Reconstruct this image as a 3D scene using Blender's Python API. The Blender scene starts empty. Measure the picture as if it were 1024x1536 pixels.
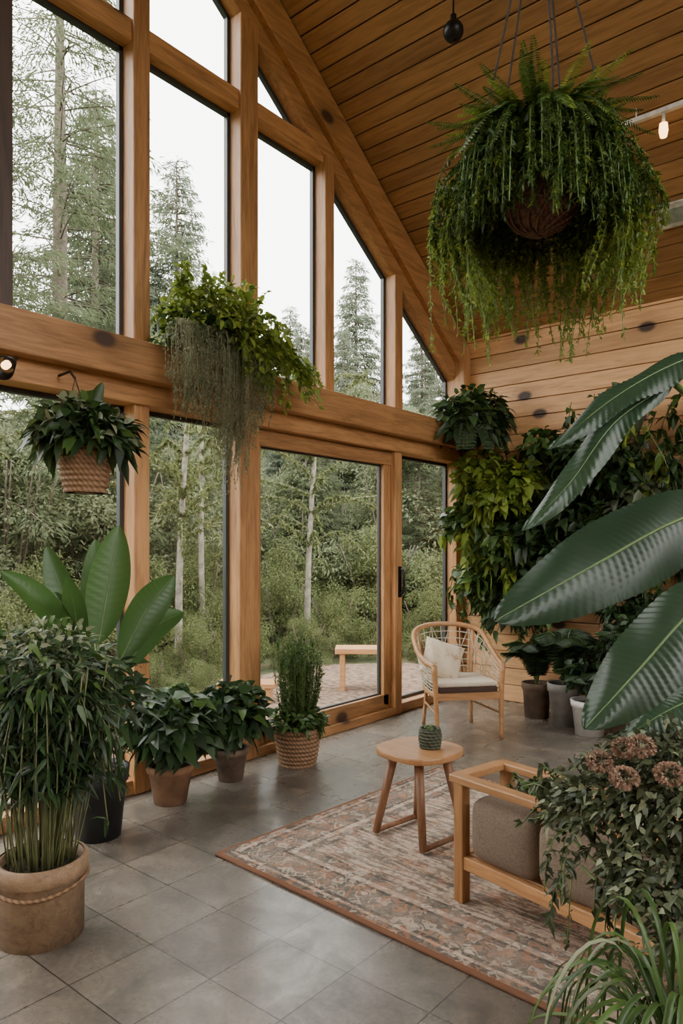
import bpy, math, random
import numpy as np
from mathutils import Vector
random.seed(3)
RNG = np.random.default_rng(7)
pi = math.pi
V = lambda *a: np.array(a, float)

# ---------------------------------------------------------------- builder
class MB:
    def __init__(s):
        s.v=[]; s.l=[]; s.n=[]; s.m=[]; s.r=[]; s.sm=[]; s.c=0
    def add(s, v, faces, mi=0, rnd=None, smooth=False):
        v=np.asarray(v,float).reshape(-1,3)
        if isinstance(faces,np.ndarray):
            l=faces.reshape(-1); n=np.full(len(faces),faces.shape[1])
        else:
            n=np.array([len(f) for f in faces]); l=np.array([i for f in faces for i in f])
        s.v.append(v); s.l.append(l+s.c); s.n.append(n)
        s.m.append(np.full(len(n),mi))
        if rnd is None: rnd=random.random()
        s.r.append(np.broadcast_to(np.asarray(rnd,float),(len(n),)).copy())
        s.sm.append(np.full(len(n),smooth))
        s.c+=len(v)
    def box(s,c,size,mi=0,rz=0,rnd=None,rx=0,ry=0):
        h=np.array(size,float)/2
        p=np.array([[x,y,z] for x in(-1,1) for y in(-1,1) for z in(-1,1)],float)*h
        if rx:
            a=math.cos(rx);b=math.sin(rx); p=p@np.array([[1,0,0],[0,a,-b],[0,b,a]]).T
        if ry:
            a=math.cos(ry);b=math.sin(ry); p=p@np.array([[a,0,b],[0,1,0],[-b,0,a]]).T
        if rz:
            a=math.cos(rz);b=math.sin(rz); p=p@np.array([[a,-b,0],[b,a,0],[0,0,1]]).T
        f=[(0,1,3,2),(4,6,7,5),(0,4,5,1),(2,3,7,6),(0,2,6,4),(1,5,7,3)]
        s.add(p+np.array(c,float),f,mi,rnd)
    def ext(s,poly,vec,mi=0,rnd=None):
        poly=np.array(poly,float); n=len(poly)
        v=np.vstack([poly,poly+np.array(vec,float)])
        f=[tuple(range(n))[::-1],tuple(range(n,2*n))]
        for i in range(n):
            j=(i+1)%n; f.append((i,j,n+j,n+i))
        s.add(v,f,mi,rnd)
    def tube(s,pts,r,mi=0,seg=8,rnd=None,cap=True,smooth=True,closed=False):
        pts=np.array(pts,float); n=len(pts)
        r=np.broadcast_to(np.asarray(r,float),(n,))
        if closed: T=np.roll(pts,-1,0)-np.roll(pts,1,0)
        else: T=np.gradient(pts,axis=0)
        T/=np.linalg.norm(T,axis=1)[:,None]+1e-9
        a=V(0,0,1) if abs(T[0][2])<.9 else V(1,0,0)
        N=np.cross(T[0],a); N/=np.linalg.norm(N)
        out=[]
        an=np.arange(seg)*2*pi/seg
        for i in range(n):
            N=N-T[i]*np.dot(N,T[i]); N/=np.linalg.norm(N)+1e-9
            Bn=np.cross(T[i],N)
            out.append(pts[i]+r[i]*(np.cos(an)[:,None]*N+np.sin(an)[:,None]*Bn))
        f=[]
        for i in range(n if closed else n-1):
            k=(i+1)%n
            for j in range(seg):
                j2=(j+1)%seg
                f.append((i*seg+j,i*seg+j2,k*seg+j2,k*seg+j))
        if cap and not closed:
            f.append(tuple(range(seg))[::-1]); f.append(tuple((n-1)*seg+j for j in range(seg)))
        s.add(np.vstack(out),f,mi,rnd,smooth)
    def lathe(s,prof,c,mi=0,seg=36,rnd=None,smooth=True):
        prof=np.array(prof,float); n=len(prof); an=np.arange(seg)*2*pi/seg
        v=np.zeros((n,seg,3)); v[:,:,0]=prof[:,0,None]*np.cos(an); v[:,:,1]=prof[:,0,None]*np.sin(an); v[:,:,2]=prof[:,1,None]
        f=[]
        for i in range(n-1):
            for j in range(seg):
                j2=(j+1)%seg; f.append((i*seg+j,i*seg+j2,(i+1)*seg+j2,(i+1)*seg+j))
        s.add(v.reshape(-1,3)+np.array(c,float),f,mi,rnd,smooth)
    def rbox(s,c,size,r,mi=0,rz=0,rx=0,ry=0,puff=0,rnd=None):
        h=np.array(size,float)/2
        def ax(hh):
            q=[hh,hh-.12*r,hh-.45*r,hh-r]
            mid=list(np.linspace(-(hh-r),hh-r,7))
            return np.array([-x for x in q[:3]]+mid+q[:3][::-1])
        A=[ax(x) for x in h]; vs={};V_=[];F=[]
        def idx(p):
            k=tuple(np.round(p,6))
            if k not in vs:
                vs[k]=len(V_); core=np.clip(p,-(h-r),h-r); d=p-core; L=np.linalg.norm(d)
                o=core+(d/L*r if L>0 else d)
                if puff:
                    q=o/h; o=o+puff*np.sign(o)*np.array([ (1-q[1]**2)*(1-q[2]**2)*abs(q[0]),(1-q[0]**2)*(1-q[2]**2)*abs(q[1]),(1-q[0]**2)*(1-q[1]**2)*abs(q[2])]).clip(0)
                V_.append(o)
            return vs[k]
        for a in range(3):
            b,c2=(a+1)%3,(a+2)%3
            for sg in(-1,1):
                for i in range(len(A[b])-1):
                    for j in range(len(A[c2])-1):
                        q=[]
                        for (ii,jj) in((i,j),(i+1,j),(i+1,j+1),(i,j+1)):
                            p=np.zeros(3);p[a]=sg*h[a];p[b]=A[b][ii];p[c2]=A[c2][jj]; q.append(idx(p))
                        F.append(tuple(q) if sg>0 else tuple(q[::-1]))
        p=np.array(V_)
        for (ang,(i,j)) in((rx,(1,2)),(ry,(2,0)),(rz,(0,1))):
            if ang:
                a=math.cos(ang);b=math.sin(ang); pi_=p[:,i].copy();pj=p[:,j].copy()
                p[:,i]=a*pi_-b*pj;p[:,j]=b*pi_+a*pj
        s.add(p+np.array(c,float),F,mi,rnd,True)
    def leaves(s,B,D,L,W,mi=0,N=None,droop=.25,fold=.25,hi=False,rnd=None,jit=.5):
        B=np.asarray(B,float).reshape(-1,3); n=len(B)
        if n==0: return
        D=np.broadcast_to(np.asarray(D,float),(n,3)).copy(); D/=np.linalg.norm(D,axis=1)[:,None]+1e-9
        if N is None: N=V(0,0,1)
        N=np.broadcast_to(np.asarray(N,float),(n,3))+RNG.normal(0,jit,(n,3))
        S=np.cross(D,N); S/=np.linalg.norm(S,axis=1)[:,None]+1e-9
        N=np.cross(S,D)
        L=np.broadcast_to(np.asarray(L,float),(n,))[:,None,None]; W=np.broadcast_to(np.asarray(W,float),(n,))[:,None,None]
        if hi:
            t=V(0,.35,.7,1,.22,.62,.22,.62); w=V(0,0,0,0,-.5,-.38,.5,.38)
            F=[(0,4,1),(4,5,2,1),(5,3,2),(0,1,6),(6,1,2,7),(7,2,3)]
        else:
            t=V(0,.4,.4,1); w=V(0,-.5,.5,0); F=[(0,1,3),(0,3,2)]
        t_=t[None,:,None]; w_=w[None,:,None]
        P=B[:,None,:]+D[:,None,:]*L*t_+S[:,None,:]*W*w_+N[:,None,:]*(W*fold*np.abs(w_))
        P[:,:,2]-=(droop*L*t_**2)[:,:,0]
        k=len(t)
        if rnd is None: rnd=RNG.random(n)
        rnd=np.broadcast_to(rnd,(n,))
        off=(np.arange(n)*k)
        tri=np.array([f for f in F if len(f)==3]); qd=np.array([f for f in F if len(f)==4])
        l=[];nn=[];rr=[]
        ft=(off[:,None,None]+tri[None]); l.append(ft.reshape(-1)); nn.append(np.full(n*len(tri),3)); rr.append(np.repeat(rnd,len(tri)))
        if len(qd):
            fq=(off[:,None,None]+qd[None]); l.append(fq.reshape(-1)); nn.append(np.full(n*len(qd),4)); rr.append(np.repeat(rnd,len(qd)))
        s.v.append(P.reshape(-1,3)); s.l.append(np.concatenate(l)+s.c); s.n.append(np.concatenate(nn)); s.r.append(np.concatenate(rr))
        m=len(s.n[-1]); s.m.append(np.full(m,mi)); s.sm.append(np.full(m,hi)); s.c+=n*k
    def bigleaf(s,pts,W,hint,mi=0,rib=1,nl=90,pleat=.012,npl=24,curl=.25,pk=.45,rnd=None,wavy=0.0):
        M=smooth(pts,nl); T=np.gradient(M,axis=0); T/=np.linalg.norm(T,axis=1)[:,None]
        S=np.cross(T,np.array(hint,float)); S/=np.linalg.norm(S,axis=1)[:,None]
        Nn=np.cross(S,T); t=np.linspace(0,1,len(M))
        w=W/2*np.sin(pi*np.clip(t,0,1)**(math.log(.5)/math.log(pk)))**.62
        js=np.linspace(-1,1,15); G=np.zeros((len(M),15,3))
        for k,j in enumerate(js):
            ph=2*pi*npl*(t-.06*abs(j))
            G[:,k]=M+S*(w*j)[:,None]+Nn*(-curl*w*j*j+pleat*np.sin(ph)*min(1,abs(j)*3)*(w/(W/2))+wavy*np.sin(t*17+j*3)*abs(j))[:,None]
        f=[]
        for i in range(len(M)-1):
            for k in range(14):
                f.append((i*15+k,i*15+k+1,(i+1)*15+k+1,(i+1)*15+k))
        s.add(G.reshape(-1,3),f,mi,rnd,True)
        s.tube(M[:-2]-Nn[:-2]*.001,np.linspace(W*.03,W*.007,len(M)-2),rib,6)
    def make(s,name,mats,bevel=0,solid=0,loc=None,rz=0,xmin=None,ymax=None):
        me=bpy.data.meshes.new(name)
        v=np.vstack(s.v); l=np.concatenate(s.l).astype(np.int32); n=np.concatenate(s.n).astype(np.int32)
        if xmin is not None:
            lo=v[:,0]<xmin; v[lo,0]=xmin+.02*RNG.random(lo.sum())
        if ymax is not None:
            hi_=v[:,1]>ymax; v[hi_,1]=ymax-.02*RNG.random(hi_.sum())
        me.vertices.add(len(v)); me.vertices.foreach_set('co',v.astype(np.float32).ravel())
        me.loops.add(len(l)); me.loops.foreach_set('vertex_index',l)
        me.polygons.add(len(n)); st=np.concatenate([[0],np.cumsum(n)[:-1]]).astype(np.int32)
        me.polygons.foreach_set('loop_start',st)
        me.polygons.foreach_set('material_index',np.concatenate(s.m).astype(np.int32))
        me.update(calc_edges=True)
        me.polygons.foreach_set('use_smooth',np.concatenate(s.sm))
        at=me.attributes.new('rnd','FLOAT','FACE'); at.data.foreach_set('value',np.concatenate(s.r).astype(np.float32))
        for m in mats: me.materials.append(m)
        me.validate()
        ob=bpy.data.objects.new(name,me); bpy.context.scene.collection.objects.link(ob)
        if loc is not None: ob.location=loc
        ob.rotation_euler[2]=rz
        if bevel:
            b=ob.modifiers.new('bevel','BEVEL'); b.width=bevel; b.segments=2; b.limit_method='ANGLE'; b.angle_limit=.8
        return ob

def smooth(pts,n):
    P=np.array(pts,float)
    if len(P)==2: return P[0]+(P[1]-P[0])*np.linspace(0,1,n)[:,None]
    P=np.vstack([2*P[0]-P[1],P,2*P[-1]-P[-2]]); m=len(P)-3
    out=[]
    for q in np.linspace(0,m,n):
        i=min(int(q),m-1); t=q-i; a,b,c,d=P[i:i+4]
        out.append(.5*((2*b)+(c-a)*t+(2*a-5*b+4*c-d)*t*t+(3*b-a-3*c+d)*t**3))
    return np.array(out)
def rdir(n,zmin=-1,zmax=1):
    z=RNG.uniform(zmin,zmax,n); a=RNG.uniform(0,2*pi,n); r=np.sqrt(np.clip(1-z*z,0,1))
    return np.stack([r*np.cos(a),r*np.sin(a),z],1)

# ---------------------------------------------------------------- materials
def base(name):
    m=bpy.data.materials.new(name); m.use_nodes=True; nt=m.node_tree
    return m,nt,nt.nodes['Principled BSDF'],nt.nodes['Material Output']
def nd(nt,t,**k):
    n=nt.nodes.new(t)
    for a,b in k.items():
        if a in n.inputs: n.inputs[a].default_value=b
        else: setattr(n,a,b)
    return n
def ramp(nt,fac,stops):
    r=nt.nodes.new('ShaderNodeValToRGB'); cr=r.color_ramp
    while len(cr.elements)<len(stops): cr.elements.new(.5)
    for e,(p,c) in zip(cr.elements,stops):
        e.position=p; e.color=(*c,1) if len(c)==3 else c
    nt.links.new(fac,r.inputs[0]); return r.outputs[0]
def mixc(nt,fac,a,b,mode='MIX'):
    n=nt.nodes.new('ShaderNodeMix'); n.data_type='RGBA'; n.blend_type=mode
    for sock,val in((n.inputs[0],fac),(n.inputs[6],a),(n.inputs[7],b)):
        if hasattr(val,'is_output'): nt.links.new(val,sock)
        elif isinstance(val,tuple): sock.default_value=(*val,1)
        else: sock.default_value=val
    return n.outputs[2]
def mth(nt,op,a,b=None,c=None):
    n=nt.nodes.new('ShaderNodeMath'); n.operation=op
    for i,val in enumerate((a,b,c)):
        if val is None: continue
        if hasattr(val,'is_output'): nt.links.new(val,n.inputs[i])
        else: n.inputs[i].default_value=val
    return n.outputs[0]
def coords(nt,scale=(1,1,1),rndoff=True):
    tc=nt.nodes.new('ShaderNodeTexCoord'); out=tc.outputs['Object']
    if rndoff:
        at=nd(nt,'ShaderNodeAttribute',attribute_name='rnd')
        v=nt.nodes.new('ShaderNodeVectorMath'); v.operation='ADD'
        s=mth(nt,'MULTIPLY',at.outputs['Fac'],23.0)
        nt.links.new(out,v.inputs[0]); nt.links.new(s,v.inputs[1]); out=v.outputs[0]
    mp=nt.nodes.new('ShaderNodeMapping'); mp.inputs['Scale'].default_value=scale
    nt.links.new(out,mp.inputs[0]); return mp.outputs[0]
def bump(nt,b,h,st=.3,d=.01):
    n=nd(nt,'ShaderNodeBump',Strength=st,Distance=d); nt.links.new(h,n.inputs['Height']); nt.links.new(n.outputs[0],b.inputs['Normal'])

def wood(name,ca,cb,axis='z',rough=.5,knots=0,var=.35,sc=1.0,plane=None,gate=.55,kr=1.0):
    m,nt,b,o=base(name)
    k={'x':(1.2,14,14),'y':(14,1.2,14),'z':(14,14,1.2)}[axis]
    co=coords(nt,tuple(x*sc for x in k))
    n1=nd(nt,'ShaderNodeTexNoise',Scale=1.6,Detail=6.0,Roughness=.6,Distortion=.8); nt.links.new(co,n1.inputs[0])
    n2=nd(nt,'ShaderNodeTexNoise',Scale=7.0,Detail=3.0); nt.links.new(co,n2.inputs[0])
    f=mth(nt,'ADD',mth(nt,'MULTIPLY',n1.outputs[0],.75),mth(nt,'MULTIPLY',n2.outputs[0],.3))
    col=ramp(nt,f,[(.32,cb),(.62,ca)])
    at=nd(nt,'ShaderNodeAttribute',attribute_name='rnd')
    br=mth(nt,'ADD',mth(nt,'MULTIPLY',at.outputs['Fac'],var),1-var/2)
    hv=nt.nodes.new('ShaderNodeHueSaturation'); nt.links.new(col,hv.inputs['Color']); nt.links.new(br,hv.inputs['Value']); col=hv.outputs[0]
    if knots:
        tc=nt.nodes.new('ShaderNodeTexCoord'); sp=nt.nodes.new('ShaderNodeSeparateXYZ'); nt.links.new(tc.outputs['Object'],sp.inputs[0])
        cb_=nt.nodes.new('ShaderNodeCombineXYZ'); i,j=plane
        nt.links.new(mth(nt,'MULTIPLY',sp.outputs[i],.62*knots),cb_.inputs[0]); nt.links.new(mth(nt,'MULTIPLY',sp.outputs[j],knots),cb_.inputs[1])
        vo=nd(nt,'ShaderNodeTexVoronoi',Scale=1.0); vo.voronoi_dimensions='2D'; nt.links.new(cb_.outputs[0],vo.inputs[0])
        sc_=nt.nodes.new('ShaderNodeSeparateColor'); nt.links.new(vo.outputs['Color'],sc_.inputs[0])
        gt=mth(nt,'LESS_THAN',sc_.outputs[0],gate)
        g=ramp(nt,vo.outputs['Distance'],[(.0,(1,1,1)),(.045*kr,(1,1,1)),(.075*kr,(0,0,0))])
        g2=ramp(nt,vo.outputs['Distance'],[(.0,(.7,.7,.7)),(.2*kr,(0,0,0))])
        col=mixc(nt,mth(nt,'MULTIPLY',g2,gt),col,tuple(x*.6 for x in cb)); col=mixc(nt,mth(nt,'MULTIPLY',g,gt),col,(.05,.025,.014))
    nt.links.new(col,b.inputs['Base Color']); b.inputs['Roughness'].default_value=rough
    bump(nt,b,f,.15,.004); return m
def leafm(name,ca,cb,rough=.42,trans=.22,spec=.4):
    m,nt,b,o=base(name)
    at=nd(nt,'ShaderNodeAttribute',attribute_name='rnd')
    tc=nt.nodes.new('ShaderNodeTexCoord')
    n=nd(nt,'ShaderNodeTexNoise',Scale=9.0,Detail=2.0); nt.links.new(tc.outputs['Object'],n.inputs[0])
    f=mth(nt,'ADD',mth(nt,'MULTIPLY',at.outputs['Fac'],.8),mth(nt,'MULTIPLY',n.outputs[0],.3))
    col=ramp(nt,f,[(.1,ca),(.95,cb)])
    nt.links.new(col,b.inputs['Base Color']); b.inputs['Roughness'].default_value=rough; b.inputs['Specular IOR Level'].default_value=spec
    tr=nt.nodes.new('ShaderNodeBsdfTranslucent'); c2=mixc(nt,.35,col,tuple(x*1.3 for x in cb),'MIX'); nt.links.new(c2,tr.inputs[0])
    mx=nt.nodes.new('ShaderNodeMixShader'); mx.inputs[0].default_value=trans
    nt.links.new(b.outputs[0],mx.inputs[1]); nt.links.new(tr.outputs[0],mx.inputs[2]); nt.links.new(mx.outputs[0],o.inputs[0])
    return m
def plain(name,c,rough=.6,metal=0,var=.25,sc=20,bmp=.1,em=None):
    m,nt,b,o=base(name); tc=nt.nodes.new('ShaderNodeTexCoord')
    n=nd(nt,'ShaderNodeTexNoise',Scale=float(sc),Detail=5.0); nt.links.new(tc.outputs['Object'],n.inputs[0])
    col=ramp(nt,n.outputs[0],[(.3,tuple(x*(1-var) for x in c)),(.7,tuple(min(1,x*(1+var)) for x in c))])
    nt.links.new(col,b.inputs['Base Color']); b.inputs['Roughness'].default_value=rough; b.inputs['Metallic'].default_value=metal
    if bmp: bump(nt,b,n.outputs[0],bmp,.005)
    if em: b.inputs['Emission Color'].default_value=(*em[:3],1); b.inputs['Emission Strength'].default_value=em[3]
    return m

HA=(.49,.25,.10); HB=(.22,.10,.035)
W_z=wood('timber_vertical',HA,HB,'z'); W_y=wood('timber_along',HA,HB,'y',knots=1.6,plane=(1,2),gate=.6,kr=1.2); W_x=wood('timber_across',HA,HB,'x')
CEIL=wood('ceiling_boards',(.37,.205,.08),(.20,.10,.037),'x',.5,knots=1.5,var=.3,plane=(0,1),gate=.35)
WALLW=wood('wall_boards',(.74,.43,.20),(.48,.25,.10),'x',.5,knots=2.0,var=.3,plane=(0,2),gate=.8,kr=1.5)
DARKW=wood('dark_timber',(.07,.045,.035),(.03,.02,.015),'z')
FURN=wood('oiled_beech',(.50,.265,.115),(.32,.15,.06),'x',.4,sc=2.0)
FURN2=wood('walnut_legs',(.27,.135,.07),(.16,.075,.035),'z',.45,sc=2.0)
FRAME=plain('window_gasket',(.03,.035,.035),.4,0,.1)
TERRA=plain('terracotta',(.28,.15,.08),.8,0,.3,14,.3)
TERRAD=plain('aged_clay',(.17,.115,.08),.85,0,.4,12,.4)
POTW=wood('tan_wood_pot',(.29,.19,.11),(.15,.09,.05),'x',.7,sc=1.2)
BLACKP=plain('black_plastic',(.02,.021,.022),.5)
GREYP=plain('concrete_pot',(.33,.32,.30),.8,0,.25,12,.3)
WHITEP=plain('white_ceramic',(.72,.70,.66),.4,0,.08)
SOIL=plain('soil',(.035,.022,.014),1,0,.5,60,.6)
BARK=plain('bark',(.13,.105,.08),.95,0,.4,20,.6)
BIRCH=plain('pale_bark',(.24,.215,.175),.9,0,.5,12,.4)
STEM=plain('green_stem',(.10,.17,.04),.5,0,.3)
CANE=plain('cane_stem',(.10,.11,.04),.5,0,.4)
RIB=plain('leaf_midrib',(.10,.16,.05),.45,0,.2)
METAL=plain('black_metal',(.015,.015,.016),.35,.6,.1)
CORD=plain('dark_cord',(.035,.025,.02),.9)
ROPE=plain('paper_cord',(.55,.48,.36),.8,0,.15)
def wicker(name,c):
    m,nt,b,o=base(name); tc=nt.nodes.new('ShaderNodeTexCoord')
    w=nd(nt,'ShaderNodeTexWave',Scale=18.0,Distortion=1.5); w.bands_direction='DIAGONAL'; nt.links.new(tc.outputs['Object'],w.inputs[0])
    n=nd(nt,'ShaderNodeTexNoise',Scale=60.0); nt.links.new(tc.outputs['Object'],n.inputs[0])
    f=mth(nt,'ADD',mth(nt,'MULTIPLY',w.outputs['Fac'],.5),mth(nt,'MULTIPLY',n.outputs[0],.5))
    col=ramp(nt,f,[(.2,tuple(x*.5 for x in c)),(.75,c)]); nt.links.new(col,b.inputs['Base Color']); b.inputs['Roughness'].default_value=.8
    bump(nt,b,f,.6,.006); return m
WICK=wicker('wicker',(.29,.165,.085)); WICKD=wicker('dark_wicker',(.15,.07,.045)); WICKG=wicker('green_wicker',(.08,.095,.06))

G_dark=leafm('foliage_dark',(.010,.024,.010),(.045,.088,.028))
G_mid=leafm('foliage_mid',(.02,.05,.012),(.085,.15,.032))
G_lite=leafm('foliage_bright',(.07,.13,.02),(.30,.38,.06),trans=.35)
G_grey=leafm('foliage_silver',(.12,.15,.08),(.34,.37,.22),trans=.3)
G_moss=leafm('hanging_moss',(.16,.18,.105),(.38,.39,.25),.8,.35,.1)
G_olive=leafm('foliage_olive',(.025,.042,.018),(.11,.13,.065))
G_fern=leafm('foliage_fern',(.018,.045,.01),(.09,.16,.025),trans=.3)
G_fernl=leafm('foliage_fern_tips',(.08,.13,.015),(.27,.34,.05),trans=.4)
G_ban=leafm('banana_leaf',(.012,.030,.015),(.030,.062,.028),rough=.40,trans=.12,spec=.45)
G_stre=leafm('paradise_leaf',(.025,.065,.014),(.055,.12,.026),rough=.38,trans=.22)
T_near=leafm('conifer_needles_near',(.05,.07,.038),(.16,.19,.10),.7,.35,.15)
T_haze=leafm('conifer_needles_hazed',(.11,.14,.10),(.24,.275,.19),.8,.35,.1)  # distance haze put into the needle colour: paler, greyer greens
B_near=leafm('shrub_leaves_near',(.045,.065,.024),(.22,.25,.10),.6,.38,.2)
B_haze=leafm('shrub_leaves_hazed',(.10,.125,.065),(.27,.30,.175),.7,.38,.1)  # leaf colour lightened and desaturated to imitate haze

# ---------------------------------------------------------------- room
def zc(y): return 7.5-.7*abs(y-1.0)            # ceiling surface
def zg(y): return zc(y)-.50                     # head of glazing
X0=-3.80; YB=6.5; YR=-4.5; XR=3.4

# floor
m,nt,b,o=base('slate_tiles')
tc=nt.nodes.new('ShaderNodeTexCoord'); mp=nt.nodes.new('ShaderNodeMapping'); mp.inputs['Location'].default_value=(1.602,-1.96,0); nt.links.new(tc.outputs['Object'],mp.inputs[0])
bk=nd(nt,'ShaderNodeTexBrick',Scale=1.0); bk.offset=0; bk.inputs['Brick Width'].default_value=.345; bk.inputs['Row Height'].default_value=.335
bk.inputs['Mortar Size'].default_value=.0028; bk.inputs['Mortar Smooth'].default_value=.1; bk.inputs['Bias'].default_value=0
bk.inputs['Color1'].default_value=(.205,.175,.14,1); bk.inputs['Color2'].default_value=(.29,.25,.20,1); bk.inputs['Mortar'].default_value=(.065,.055,.045,1)
nt.links.new(mp.outputs[0],bk.inputs[0])
n1=nd(nt,'ShaderNodeTexNoise',Scale=5.0,Detail=8.0,Roughness=.65,Distortion=.6); nt.links.new(tc.outputs['Object'],n1.inputs[0])
n2=nd(nt,'ShaderNodeTexNoise',Scale=45.0,Detail=4.0); nt.links.new(tc.outputs['Object'],n2.inputs[0])
sh=ramp(nt,n1.outputs[0],[(.32,(.42,.42,.42)),(.68,(1.0,1.0,1.0))])
col=mixc(nt,1.0,bk.outputs['Color'],sh,'MULTIPLY')
sh2=ramp(nt,n2.outputs[0],[(.3,(.7,.7,.7)),(.65,(1,1,1))]); col=mixc(nt,1.0,col,sh2,'MULTIPLY')
nt.links.new(col,b.inputs['Base Color']); nt.links.new(ramp(nt,n1.outputs[0],[(.3,(.36,.36,.36)),(.7,(.22,.22,.22))]),b.inputs['Roughness'])
hgt=mth(nt,'SUBTRACT',mth(nt,'MULTIPLY',n1.outputs[0],.25),bk.outputs['Fac']); bump(nt,b,hgt,.35,.004)
TILE=m
f=MB(); f.box(((X0+XR)/2-.05,(YB+YR)/2,-.05),(XR-X0+.3,YB-YR+.2,.1)); f.make('floor',[TILE])

# back wall boards
w=MB(); bh=.165; z=0
while z<3.68:
    w.box(((X0+XR)/2,YB+.03,z+bh/2),(XR-X0,.05,bh-.007)); z+=bh
w.box(((X0+XR)/2,YB+.08,1.9),(XR-X0,.03,3.8),1)
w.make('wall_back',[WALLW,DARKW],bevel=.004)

# ceiling boards (slope toward back wall, and the other slope)
c=MB(); ang=math.atan(.7); L=(YB+.1-1.0)/math.cos(ang); bw=.135; n=int(L/bw)+1
for k in range(n):
    s_=(k+.5)*bw; yy=1.0+s_*math.cos(ang); zz=7.5-s_*math.sin(ang)
    c.box(((X0+XR)/2-.2,yy+.012,zz+.02),(XR-X0+.5,bw-.009,.03),0,rx=-ang)
for k in range(n):
    s_=(k+.5)*bw; yy=1.0-s_*math.cos(ang); zz=7.5-s_*math.sin(ang)
    c.box(((X0+XR)/2-.2,yy-.012,zz+.02),(XR-X0+.5,bw-.009,.03),0,rx=ang)
for sg in(1,-1):
    c.ext([( -4.3,1,7.58),(-4.3,1+sg*5.7,7.58-.7*5.7),(-4.3,1+sg*5.7,7.66-.7*5.7),(-4.3,1,7.66)],(8,0,0),1)
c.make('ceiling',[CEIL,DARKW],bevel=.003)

# rear wall; unseen right wall, opened above for sky fill, boarded below to trim it
w=MB(); z=0
while z<3.6:
    w.box(((X0+XR)/2,YR-.03,z+.08),(XR-X0,.05,.159)); z+=.165
w.make('wall_rear',[WALLW])
w=MB()
for y in (-4.4,-2.2,0,2.2,4.4,6.4): w.box((XR,y,zc(y)/2),(.16,.16,zc(y)-.1))
w.box((XR,1,2.6),(.2,11,.3),1)
z=0
while z<2.4: w.box((XR+.04,1,z+.08),(.05,11,.159),1); z+=.165
w.ext([(XR-.08,YB,zc(YB)-.35),(XR-.08,1,zc(1)-.35),(XR-.08,YR,zc(YR)-.35),(XR-.08,YR,zc(YR)),(XR-.08,1,zc(1)),(XR-.08,YB,zc(YB))],(.16,0,0),1)
w.make('wall_right',[W_z,W_y])

# window wall framing
w=MB()
posts_up=[(-1.9,.13),(-.1,.13),(.85,.13),(2.60,.12),(3.50,.17),(4.38,.11),(5.35,.12),(6.43,.13)]
for y,wd in posts_up:
    zt=zg(y)+.05; w.box((-3.84,y,(2.7+zt)/2),(.17,wd,zt-2.7),0)
w.box((-3.83,1.72,(2.7+zg(1.72))/2),(.19,.14,zg(1.72)-2.7),2)
for y,wd in [(-4.4,.13),(-1.9,.13),(-.1,.13),(.85,.13),(2.60,.11),(3.50,.19),(5.34,.11),(6.43,.13)]:
    w.box((-3.84,y,1.25),(.17,wd,2.5),0)
w.box((-3.79,(YB+YR)/2,2.635),(.33,YB-YR,.23),1)
w.box((-3.84,(YB+YR)/2,2.465),(.23,YB-YR,.15),1)
w.box((-3.86,(-1+4.38)/2-.6,4.69),(.16,6.5,.14),1)
w.box((-3.86,(YR+3.5)/2,.045),(.18,3.5-YR,.09),1)
w.box((-3.86,(5.34+YB)/2,.045),(.18,YB-5.34,.09),1)
for sg,yend in((1,YB),(-1,YR)):
    w.ext([(-3.92,1,zg(1)),(-3.92,yend,zg(yend)),(-3.92,yend,zg(yend)+.17),(-3.92,1,zg(1)+.17)],(.15,0,0),1)
    w.ext([(-3.96,1,zg(1)+.165),(-3.96,yend,zg(yend)+.165),(-3.96,yend,zc(yend)-.005),(-3.96,1,zc(1)-.005)],(.25,0,0),1)
w.box((-3.72,6.42,3.12),(.12,.12,.9),0)
w.make('wall_left_frame',[W_z,W_y,DARKW],bevel=.008)

# glazing
GL,nt,b,o=base('window_glass'); nt.nodes.remove(b)
tr=nt.nodes.new('ShaderNodeBsdfTransparent'); tr.inputs[0].default_value=(.97,.98,.975,1)
gs=nd(nt,'ShaderNodeBsdfGlossy',Roughness=.02); fr=nd(nt,'ShaderNodeFresnel',IOR=1.35)
mx=nt.nodes.new('ShaderNodeMixShader'); nt.links.new(fr.outputs[0],mx.inputs[0]); nt.links.new(tr.outputs[0],mx.inputs[1]); nt.links.new(gs.outputs[0],mx.inputs[2]); nt.links.new(mx.outputs[0],o.inputs[0])
wi=[0]
def pane(poly):
    wi[0]+=1; g=MB(); xg=-3.885
    P=[(xg,y,z) for y,z in poly]
    g.add(P,[tuple(range(len(P)))],0)
    cy=sum(p[0] for p in poly)/len(poly); cz=sum(p[1] for p in poly)/len(poly)
    for i in range(len(poly)):
        a=V(*poly[i]); b2=V(*poly[(i+1)%len(poly)]); d=(b2-a)/np.linalg.norm(b2-a); nn=V(-d[1],d[0])
        if np.dot(nn,V(cy,cz)-a)<0: nn=-nn
        q=[a,b2,b2+nn*.028,a+nn*.028]; g.ext([(xg-.02,y,z) for y,z in q],(.035,0,0),1)
    g.make('window_%d'%wi[0],[GL,FRAME])
bays=[(-1.83,-.17),(-.03,.78),(.92,1.65),(1.79,2.54),(2.66,3.415),(3.585,4.325),(4.435,5.29),(5.41,6.365)]
Z0=2.752
for a,b2 in bays:
    if zg(b2)>4.78:
        pane([(a,Z0),(b2,Z0),(b2,4.62),(a,4.62)])
        pane([(a,4.76),(b2,4.76),(b2,zg(b2)),(a,zg(a))])
    else:
        if b2<4.4:
            pane([(a,Z0),(b2,Z0),(b2,4.61),(a,4.62)])
            pane([(a,4.76),(a+(zg(a)-4.78)/.7,4.76),(a,zg(a))])
        else: pane([(a,Z0),(b2,Z0),(b2,zg(b2)),(a,zg(a))])
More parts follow.
